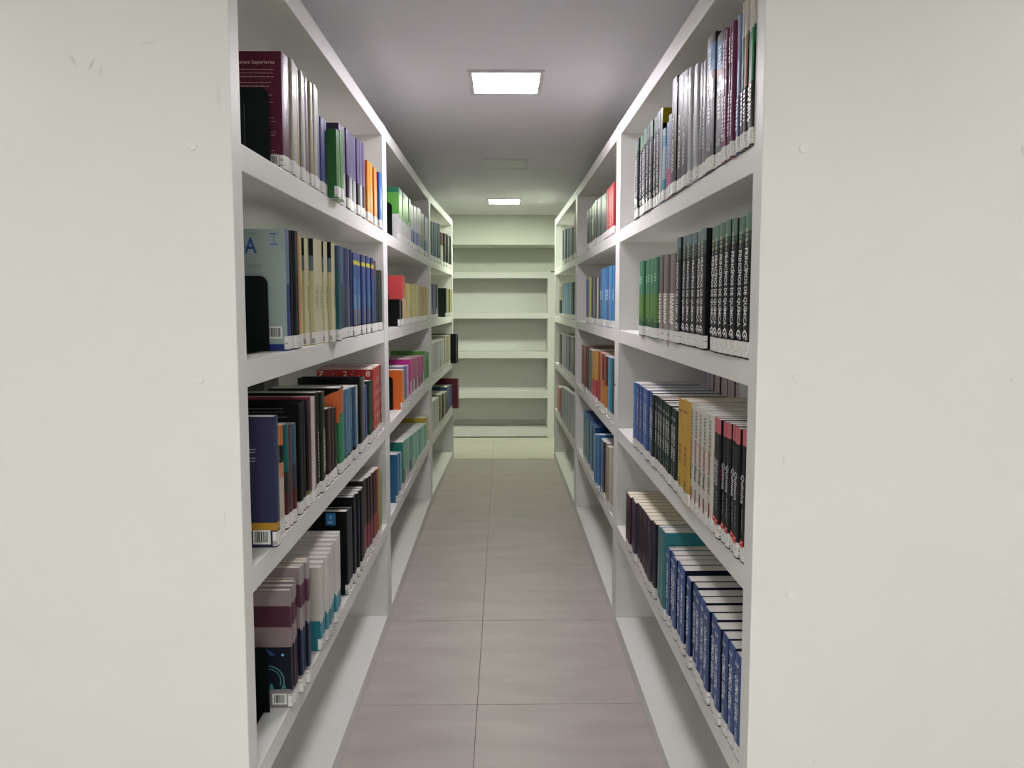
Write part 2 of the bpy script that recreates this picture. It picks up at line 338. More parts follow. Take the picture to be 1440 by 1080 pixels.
# style: desc (label words), spine = variants of [(upper end as a share of the height, colour), ...] from the foot up,
# side = the same for the boards (None: as the spine), page, rough, coat, title, label, depth, hard (boards stand proud of the pages)
def st(desc, spine, side=None, page=PW, rough=.35, coat=0., title=None, label=1, depth=D0, hard=0, extra=None, wrap=1):
    if not isinstance(spine[0], list): spine = [spine]
    return dict(desc=desc, spine=spine, side=side, page=page, rough=rough, coat=coat, title=title, label=label, depth=depth, hard=hard, extra=extra, wrap=wrap)
def one(*c): return [(1, c)]
W_ = (222, 222, 222)
PQ = [('text', 'PRINCÍPIOS DE QUÍMICA', .765, .225, .017, W_), ('dash', (150, 150, 120), .90, .80, .010), ('arc', W_, .13, .20), ('dash', (120, 130, 130), .80, .76, .006)]
STYLES = {
 'maroon': st('maroon textbook with printed back cover', one(92, 28, 52), title=[('dash', (150, 130, 130), .55, .40, .004)], hard=1, extra='maroon'),
 'plastic': st('clear plastic wrapped textbook', [one(172, 166, 150), one(190, 186, 176), one(176, 160, 90), one(150, 150, 140), one(196, 192, 186), one(128, 118, 140), one(166, 160, 120), one(186, 184, 180), one(160, 160, 158)], rough=.16, coat=.7),
 'blue_a': st('dark blue book', one(38, 52, 138), rough=.3),
 'green_a': st('green book', [one(70, 150, 66), one(88, 168, 80)], side=one(22, 110, 30), rough=.35),
 'purple_a': st('lilac and black book', [[(.42, (30, 26, 44)), (1, (108, 96, 146))], [(.42, (196, 190, 210)), (1, (122, 112, 158))]], side=[(.42, (24, 22, 34)), (1, (70, 66, 96))]),
 'orange_a': st('orange book', [one(206, 92, 36), one(222, 150, 52), one(226, 160, 60), one(198, 78, 30), one(228, 148, 50), one(204, 82, 28)]),
 'blue_b': st('bright blue book', one(26, 98, 184)),
 'mint': st('pale green textbook with large letter A', [(.55, (60, 70, 150)), (1, (120, 132, 176))], side=[(.055, (36, 52, 128)), (1, (160, 176, 172))], extra='mint', rough=.3, coat=.3),
 'black_a': st('thin black book', [one(22, 22, 26), one(40, 42, 50), one(18, 18, 20)], title=[('dash', (90, 90, 90), .8, .4, .004)]),
 'orange_b': st('thin orange book', [one(208, 104, 44), one(222, 166, 84)]),
 'cream_a': st('cream book', one(214, 208, 166), side=[(.70, (206, 198, 146)), (.84, (86, 112, 128)), (1, (18, 18, 20))], title=[('text', 'CÁLCULO', .56, .34, .014, (90, 84, 60))]),
 'teal_a': st('dark teal book', one(44, 100, 104), side=[(.76, (40, 92, 96)), (1, (40, 46, 110))]),
 'navy_a': st('navy blue book', [[(.62, (52, 56, 88)), (1, (48, 62, 128))], [(.6, (66, 70, 104)), (1, (70, 84, 150))], one(34, 40, 82), [(.55, (50, 52, 80)), (1, (36, 48, 104))], [(.6, (90, 92, 112)), (1, (66, 74, 120))], one(40, 44, 88)]),
 'blue_yellow': st('blue book with a yellow stripe', [[(.14, (34, 40, 60)), (.32, (120, 108, 110)), (.5, (92, 150, 186)), (.7, (60, 116, 176)), (.86, (42, 78, 158)), (.91, (222, 216, 40)), (1, (70, 84, 150))],
                      [(.14, (26, 36, 70)), (.7, (24, 52, 122)), (.86, (28, 44, 120)), (.91, (214, 208, 40)), (1, (36, 46, 120))]], side=[(.14, (20, 28, 44)), (1, (20, 44, 110))]),
 'dark_red': st('blue book with dark red head', [(.8, (38, 44, 92)), (1, (96, 16, 28))]),
 'black_b': st('black green book', [one(30, 34, 34), one(40, 52, 54), one(36, 44, 46)]),
 'navy_big': st('thick navy book with a yellow band', [(.13, (46, 48, 84)), (.19, (196, 148, 32)), (1, (52, 62, 100))], side=[(.13, (44, 44, 74)), (.19, (188, 140, 30)), (1, (56, 54, 86))], extra='navy', depth=.2),
 'orange_white': st('orange, black and white book', [(.52, (212, 200, 184)), (.66, (214, 148, 104)), (.82, (20, 20, 22)), (1, (222, 120, 50))], page=PW),
 'teal_maroon': st('teal fading to maroon book', [[(.35, (92, 34, 40)), (.55, (60, 60, 62)), (1, (24, 102, 102))], one(96, 70, 76), [(.35, (98, 36, 38)), (.6, (64, 66, 84)), (1, (40, 92, 112))], [(.4, (96, 40, 44)), (1, (140, 120, 122))]]),
 'black_c': st('black textbook', [[(.12, (120, 110, 60)), (1, (20, 20, 24))], one(16, 16, 18), [(.05, (160, 30, 30)), (.16, (130, 116, 50)), (1, (12, 12, 14))]], title=[('dash', (84, 84, 84), .85, .35, .005)], extra='lines', hard=1),
 'maroon_white': st('thin maroon and white book', [one(128, 34, 58), one(214, 208, 206)], page=(220, 216, 212)),
 'dark_green': st('dark green book', [one(38, 48, 34), one(34, 54, 34), one(50, 66, 46)], title=[('dash', (170, 176, 150), .62, .18, .010)]),
 'brown_small': st('small dark brown book', [one(58, 34, 40), one(34, 22, 24), one(48, 24, 28)], title=[('dash', (120, 104, 90), .72, .2, .007)]),
 'orange_green': st('orange, green and black book', [(.1, (16, 16, 18)), (.70, (22, 142, 84)), (.99, (206, 98, 44)), (1, (16, 16, 18))], side=[(.62, (18, 120, 72)), (1, (16, 18, 20))], extra='arcs'),
 'blue_c': st('teal blue book', [[(.16, (18, 24, 40)), (1, (58, 104, 142))], [(.16, (26, 30, 44)), (1, (84, 134, 164))], [(.14, (24, 28, 40)), (1, (40, 92, 130))], [(.18, (20, 24, 36)), (1, (32, 76, 116))], [(.65, (130, 164, 176)), (1, (196, 190, 180))]], title=[('dash', (140, 170, 186), .85, .45, .008)]),
 'black_d': st('tall black textbook', [one(16, 18, 20), one(96, 98, 96)], side=one(14, 20, 20), hard=1),
 'royal': st('royal blue book', one(34, 60, 146), side=one(30, 56, 130)),
 'green_dk': st('bottle green book', [one(42, 74, 54), one(34, 62, 48)]),
 'red_num': st('red textbook with white numerals', [one(206, 36, 34), one(190, 30, 32), one(168, 32, 34), one(140, 34, 38)], side=one(182, 28, 32), title=[('glyphs', '3 8 5 9 2', .85, .14, .022, (226, 190, 186))], extra='redcover', page=PW),
 'physics_a': st('dark physics book with mauve bands', [(.14, (186, 178, 178)), (.52, (58, 44, 66)), (.68, (150, 134, 140)), (.86, (92, 52, 72)), (1, (158, 146, 150))], side=[(.16, (140, 132, 136)), (.52, (28, 34, 50)), (.69, (142, 122, 124)), (.87, (86, 46, 60)), (1, (150, 134, 138))], page=CREAM, extra='physics'),
 'physics_b': st('taller mauve banded physics book', [(.14, (190, 184, 184)), (.50, (40, 50, 84)), (.68, (162, 154, 158)), (.86, (96, 58, 78)), (1, (166, 160, 164))], side=[(.14, (140, 132, 136)), (.52, (26, 34, 54)), (.69, (142, 122, 124)), (.87, (86, 46, 60)), (1, (150, 134, 138))], page=CREAM),
 'white_teal': st('white book with a teal foot', [(.33, (52, 146, 166)), (1, (222, 218, 210))], side=[(.36, (30, 124, 142)), (1, (214, 208, 200))], extra='speck'),
 'black_e': st('tall black hardback by white books', [one(18, 20, 26), one(30, 44, 70)], side=one(12, 14, 16), extra='bluesquare', hard=1),
 'black_f': st('black book', [one(20, 24, 28), one(14, 16, 18), one(28, 34, 40), one(24, 26, 30)], title=[('dash', (70, 90, 110), .9, .4, .006)], page=PW),
 'maroon_black': st('black and maroon book', [[(.42, (142, 32, 54)), (1, (48, 42, 44))], [(.42, (126, 26, 44)), (1, (70, 34, 42))]], title=[('dash', (110, 80, 84), .94, .5, .006)]),
 'orange_c': st('rust orange book', one(196, 104, 44)),
 'lime': st('light green book', [one(140, 176, 92), one(120, 170, 100), one(128, 172, 112)]),
 'green_white': st('green and white book', [(.42, (206, 208, 206)), (.88, (96, 164, 74)), (1, (32, 118, 84))], side=[(.50, (212, 214, 212)), (.91, (92, 170, 66)), (1, (28, 116, 88))], page=PW),
 'white_lilac': st('white book with a violet foot', [[(.42, (98, 104, 176)), (1, (206, 204, 216))], [(.42, (130, 132, 190)), (1, (190, 188, 206))]]),
 'olive': st('olive book', one(122, 120, 44)),
 'pale_blue': st('pale blue book', [(.4, (104, 134, 190)), (1, (170, 184, 204))]),
 'black_g': st('black book with white lettering', one(16, 16, 18), side=one(12, 12, 14), extra='blacktext'),
 'red_peach': st('red and peach book', [(.55, (216, 176, 158)), (1, (204, 64, 66))], side=[(.50, (24, 20, 20)), (1, (206, 62, 64))]),
 'yellow_a': st('yellow book', [one(216, 186, 50), one(214, 206, 160), one(222, 172, 28), one(204, 160, 26), one(192, 196, 146)]),
 'ochre': st('ochre book', [one(204, 176, 60), one(196, 132, 52), one(182, 152, 110), one(206, 146, 60), one(186, 166, 40), one(200, 172, 58)]),
 'orange_d': st('bright orange book', [(.9, (236, 160, 70)), (1, (200, 190, 176))], side=one(238, 104, 24)),
 'violet': st('violet book', [one(108, 100, 172), one(92, 92, 160), one(210, 206, 214)]),
 'magenta': st('magenta book', [[(.48, (208, 190, 200)), (1, (206, 46, 142))], [(.48, (92, 36, 66)), (1, (186, 38, 130))]], side=one(200, 36, 136), page=PW),
 'green_b': st('grass green book', one(36, 146, 54), side=[(.9, (40, 130, 50)), (1, (96, 166, 60))]),
 'blue_d': st('azure blue book', [one(34, 112, 166), one(50, 124, 180), one(120, 164, 200)], side=one(22, 98, 148)),
 'teal_b': st('green teal book', [[(.42, (60, 76, 74)), (1, (58, 150, 130))], [(.42, (176, 196, 190)), (1, (70, 168, 140))], [(.45, (150, 180, 170)), (1, (120, 190, 170))]], side=one(30, 136, 116)),
 'teal_c': st('mint green book', [one(96, 186, 166), one(120, 196, 178), one(76, 170, 150)]),
 'yellow_b': st('mustard yellow book', one(204, 176, 52)),
 'teal_black': st('teal book on the far bay', [one(22, 28, 44), one(110, 120, 116), one(24, 104, 140), one(30, 116, 146)], side=one(22, 100, 136)),
 'maroon_c': st('maroon and white book', [(.6, (196, 192, 188)), (1, (92, 30, 42))]),
 'black_h': st('black and grey book', [one(24, 24, 26), one(40, 40, 42), one(130, 130, 126), one(22, 22, 24)]),
 'navy_b': st('navy and red book', [one(34, 46, 92), [(.3, (200, 200, 200)), (1, (60, 30, 60))], one(60, 80, 130), one(150, 150, 156)]),
 'grey_mix': st('grey and yellow book', [one(52, 64, 52), one(150, 150, 146), one(198, 196, 40), one(120, 60, 64)]),
 'white_big': st('thick white book', [one(202, 202, 200), one(190, 190, 190)], title=None),
 'beige_a': st('beige book', [one(196, 188, 160), one(190, 180, 150)]),
 'black_i': st('black book standing out over the edge', one(26, 30, 38), label=0),
 'white_b': st('pale grey book', [one(192, 190, 184), one(206, 204, 198)]),
 'dark_mix': st('dark mixed book', [one(50, 30, 40), one(190, 180, 130), one(30, 34, 44), one(120, 120, 120)]),
 'blue_e': st('steel blue book', [one(64, 98, 146), one(50, 84, 130)]),
 'maroon_d': st('maroon book standing out over the edge', one(116, 26, 46), label=0),
 'white_green': st('glossy white, green and black textbook', [[(.3, (88, 90, 92)), (.42, (52, 54, 56)), (.76, (44, 132, 86)), (1, (196, 188, 174))], [(.3, (88, 90, 92)), (.42, (46, 46, 48)), (.76, (36, 118, 78)), (1, (200, 192, 180))], [(.3, (90, 92, 96)), (.42, (50, 50, 52)), (.76, (186, 120, 100)), (1, (198, 190, 176))]], side=[(.66, (10, 10, 10)), (.78, (16, 90, 50)), (1, (196, 190, 178))], rough=.14, coat=.9, title=[('dash', (210, 206, 200), .4, .18, .008)]),
 'sky_a': st('glossy light blue textbook', [[(.42, (70, 84, 134)), (1, (108, 124, 170))], [(.42, (130, 136, 150)), (.8, (60, 110, 160)), (1, (176, 180, 184))]], rough=.14, coat=.9, title=[('dash', (190, 196, 210), .4, .18, .006)]),
 'plum': st('plum textbook', [one(118, 44, 84), one(140, 62, 98), one(108, 40, 78)], rough=.2, coat=.7, title=[('dash', (206, 170, 190), .92, .72, .007), ('dash', (196, 160, 180), .5, .17, .007)]),
 'blue_black': st('black textbook with blue band', [(.66, (34, 36, 40)), (.73, (108, 40, 44)), (.93, (46, 110, 166)), (1, (26, 28, 32))], rough=.25, coat=.5, title=[('dash', (186, 186, 186), .64, .36, .014), ('dash', (150, 190, 220), .90, .76, .018), ('arc', (140, 140, 140), .15, .3)]),
 'silver_a': st('glossy silver textbook', [one(120, 120, 122), one(88, 86, 86), one(176, 178, 182), one(150, 152, 158), one(190, 192, 196)], rough=.16, coat=.8, title=[('dash', (206, 206, 206), .6, .25, .007)]),
 'modern': st('charcoal physics textbook', one(60, 60, 64), side=one(20, 20, 22), rough=.16, coat=.8, title=[('text', 'FÍSICA MODERNA', .66, .20, .020, (206, 200, 186))]),
 'blue_pink': st('blue fading to pink book', [[(.35, (192, 96, 140)), (1, (120, 132, 172))], [(.4, (196, 92, 136)), (.6, (150, 130, 170)), (1, (110, 126, 176))], [(.3, (60, 160, 206)), (.75, (170, 200, 220)), (.9, (90, 170, 214)), (1, (160, 196, 214))]], rough=.2, coat=.6, title=[('dash', (210, 214, 224), .7, .35, .006)]),
 'black_yellow': st('tall black and yellow book', [(.04, (150, 120, 50)), (1, (190, 190, 192))], side=[(.84, (10, 10, 12)), (1, (168, 146, 12))], rough=.25),
 'principles_a': st('black chemistry textbook with green head', [[(.14, (70, 70, 72)), (.82, (58, 60, 62)), (1, (120, 168, 150))], [(.14, (70, 70, 72)), (.84, (64, 66, 68)), (1, (110, 116, 118))]], side=one(18, 20, 22), rough=.18, coat=.7, title=PQ),
 'principles_b': st('black chemistry textbook with green head', [(.82, (30, 33, 36)), (.88, (52, 74, 64)), (1, (92, 128, 106))], side=one(8, 10, 12), rough=.2, coat=.6, title=PQ),
 'principles_c': st('black chemistry textbook with bluish head', [(.8, (34, 37, 42)), (.9, (62, 78, 84)), (1, (104, 130, 134))], side=one(8, 10, 12), rough=.2, coat=.6, title=PQ),
 'grey_check': st('brown grey chequered book', [[(.2, (176, 168, 160)), (.56, (164, 156, 150)), (1, (128, 116, 112))], [(.2, (166, 158, 150)), (.56, (176, 168, 160)), (1, (146, 136, 132))]], rough=.25, coat=.3, title=[('dash', (224, 220, 210), .55, .2, .022)]),
 'green_c': st('green book', [[(.2, (48, 100, 76)), (.55, (84, 134, 62)), (1, (60, 130, 96))], [(.25, (40, 100, 66)), (.55, (96, 142, 60)), (1, (72, 140, 104))]], rough=.3, coat=.4, title=[('dash', (140, 190, 150), .8, .7, .02)]),
 'black_pink': st('black chemistry textbook with pink head', [(.09, (60, 50, 54)), (.88, (54, 56, 60)), (1, (206, 104, 112))], side=[(.05, (10, 10, 10)), (.5, (12, 12, 14)), (.6, (80, 14, 40)), (1, (12, 12, 14))], rough=.28, coat=.4,
               title=[('text', 'Química', .66, .44, .016, (196, 198, 202)), ('block', (196, 40, 44), .115, .165, .017), ('dash', (230, 214, 214), .155, .125, .008), ('dash', (110, 112, 118), .4, .25, .006)]),
 'white_geral': st('white chemistry textbook with red title', one(220, 216, 204), side=one(206, 202, 190), title=[('text', 'Química', .69, .47, .022, (150, 40, 52)), ('text', 'Geral', .45, .31, .022, (52, 40, 44)), ('one', '1', .235, .035, .0, (150, 36, 46)), ('dash', (120, 118, 112), .95, .72, .012), ('dash', (120, 116, 110), .66, .4, .003)], rough=.5),
 'yellow_c': st('thick yellow book', one(210, 164, 58), title=[('dash', (110, 84, 36), .55, .38, .016), ('dash', (120, 90, 36), .9, .86, .03), ('dash', (110, 84, 36), .22, .1, .012)], rough=.5),
 'green_geral': st('dark green chemistry textbook', [(.14, (72, 92, 96)), (1, (48, 66, 62))], title=[('text', 'QUÍMICA GERAL', .80, .36, .016, (206, 206, 200)), ('dash', (120, 134, 130), .30, .19, .006), ('text', '2', .90, .86, .014, (206, 206, 200))], rough=.45),
 'blue_geral': st('blue chemistry textbook', [[(.08, (40, 52, 100)), (1, (44, 72, 148))], [(.08, (40, 52, 100)), (1, (52, 76, 150))], [(.08, (40, 52, 100)), (1, (62, 120, 184))]], title=[('text', 'QUÍMICA GERAL', .80, .36, .016, (200, 206, 216)), ('dash', (140, 156, 190), .30, .14, .006), ('text', '2', .92, .88, .014, (200, 206, 216))], rough=.45),
 'blue_two': st('royal blue chemistry textbook', one(48, 78, 144), side=one(20, 30, 54), title=[('text', 'QUÍMICA GERAL', .80, .34, .017, (222, 224, 230)), ('text', 'RUSSELL', .285, .165, .0095, (190, 200, 216)), ('text', '2', .93, .885, .017, (222, 224, 230)), ('dash', (200, 206, 220), .075, .07, .016)], rough=.45, page=PW),
 'blue_two_b': st('medium blue chemistry textbook', one(58, 90, 160), side=one(24, 36, 64), title=[('text', 'QUÍMICA GERAL', .80, .34, .017, (222, 224, 230)), ('dash', (180, 190, 210), .285, .165, .007), ('text', '2', .93, .885, .017, (222, 224, 230))], rough=.45, page=PW),
 'teal_d': st('thick teal book', one(34, 112, 116), side=one(38, 128, 140), title=[('dash', (120, 190, 190), .62, .2, .010), ('dash', (120, 190, 190), .62, .2, .004)], page=PW),
 'purple_dark': st('dark plum book', [one(56, 42, 60), one(70, 58, 78), one(62, 48, 66), one(80, 34, 54), one(60, 46, 58)], page=(222, 214, 190), rough=.4, title=[('dash', (34, 26, 36), .8, .35, .016)]),
 'red_b': st('red book with white print', [one(190, 48, 54), one(206, 62, 66)], title=[('dash', (230, 190, 190), .9, .2, .016)], page=PW),
 'slate_a': st('slate grey book', [one(62, 68, 74), one(76, 82, 90), one(54, 60, 70)]),
 'black_white': st('black and white patterned book', [one(40, 42, 42), [(.3, (60, 62, 62)), (.7, (190, 196, 186)), (1, (50, 52, 52))], one(84, 88, 86)]),
 'blue_f': st('sky blue book', [one(48, 128, 190), one(66, 144, 202), one(30, 80, 160)], title=[('dash', (190, 214, 230), .62, .45, .03)]),
 'royal_b': st('royal blue book beside paler ones', one(24, 60, 160)),
 'assorted': st('thin assorted paperback', [one(60, 62, 60), one(214, 214, 220), one(26, 28, 34), one(130, 116, 170), one(90, 90, 60), one(216, 206, 80), one(96, 60, 60)]),
 'teal_e': st('teal and sky blue book', [one(52, 60, 62), one(26, 128, 160), one(92, 164, 204)]),
 'orange_red': st('orange and red book', [[(.5, (216, 130, 40)), (1, (128, 36, 34))], [(.5, (210, 122, 60)), (1, (202, 86, 56))], [(.55, (206, 140, 40)), (1, (60, 26, 26))], one(220, 110, 60), one(160, 60, 66)]),
 'yellow_red': st('yellow and crimson book', [(.45, (200, 32, 60)), (1, (214, 160, 52))]),
 'grey_b': st('mottled grey book', [one(96, 104, 98), one(110, 118, 112), one(66, 66, 66)]),
 'rust': st('rust red book', [one(128, 46, 42), [(.3, (90, 40, 40)), (1, (172, 64, 52))], one(60, 44, 44), one(160, 60, 50)]),
 'cream_b': st('faded cream book', [one(188, 184, 150), one(206, 202, 184), one(160, 158, 118)]),
 'mixed_b': st('brown mixed book', [one(150, 104, 92), one(60, 60, 84), one(120, 124, 112)]),
 'blue_g': st('thick azure book', one(62, 130, 180), side=one(40, 110, 164), page=PW),
 'teal_f': st('deep teal blue book', [one(40, 108, 140), one(34, 92, 130), one(60, 126, 146)], side=one(24, 60, 120), page=(60, 90, 140)),
 'dark_orange': st('black and sand book', [[(.5, (196, 180, 120)), (1, (190, 140, 100))], [(.5, (60, 60, 60)), (1, (20, 22, 34))]]),
 'steel_a': st('steel grey book', [one(110, 110, 130), one(120, 160, 180), one(150, 180, 190), one(110, 118, 120)]),
 'dark_c': st('dark grey book', [one(50, 54, 50), one(66, 70, 68)]),
 'sky_b': st('powder blue book', [one(120, 176, 200), one(70, 140, 180), one(140, 186, 204)]),
 'beige_b': st('beige and black book', [(.55, (20, 20, 20)), (1, (190, 170, 140))]),
 'steel_b': st('grey white book', [one(96, 98, 94), one(170, 172, 168), one(60, 64, 62), one(196, 198, 194), one(120, 124, 120), one(190, 196, 196), one(44, 48, 120), one(200, 206, 204)]),
 'grey_c': st('pale grey journal', [one(170, 172, 166), one(196, 198, 192), one(120, 136, 156), one(180, 184, 178)]),
 'orange_e': st('salmon orange book', [one(206, 128, 96), one(196, 110, 80)]),
 'foreign_a': st('white book facing other aisle', [one(206, 200, 204), one(120, 60, 70), one(198, 190, 196), one(150, 140, 120)], page=(206, 196, 202), label=0),
 'foreign_b': st('black book facing other aisle', [one(24, 24, 28), one(200, 200, 200)], page=(150, 148, 146), label=0),
}

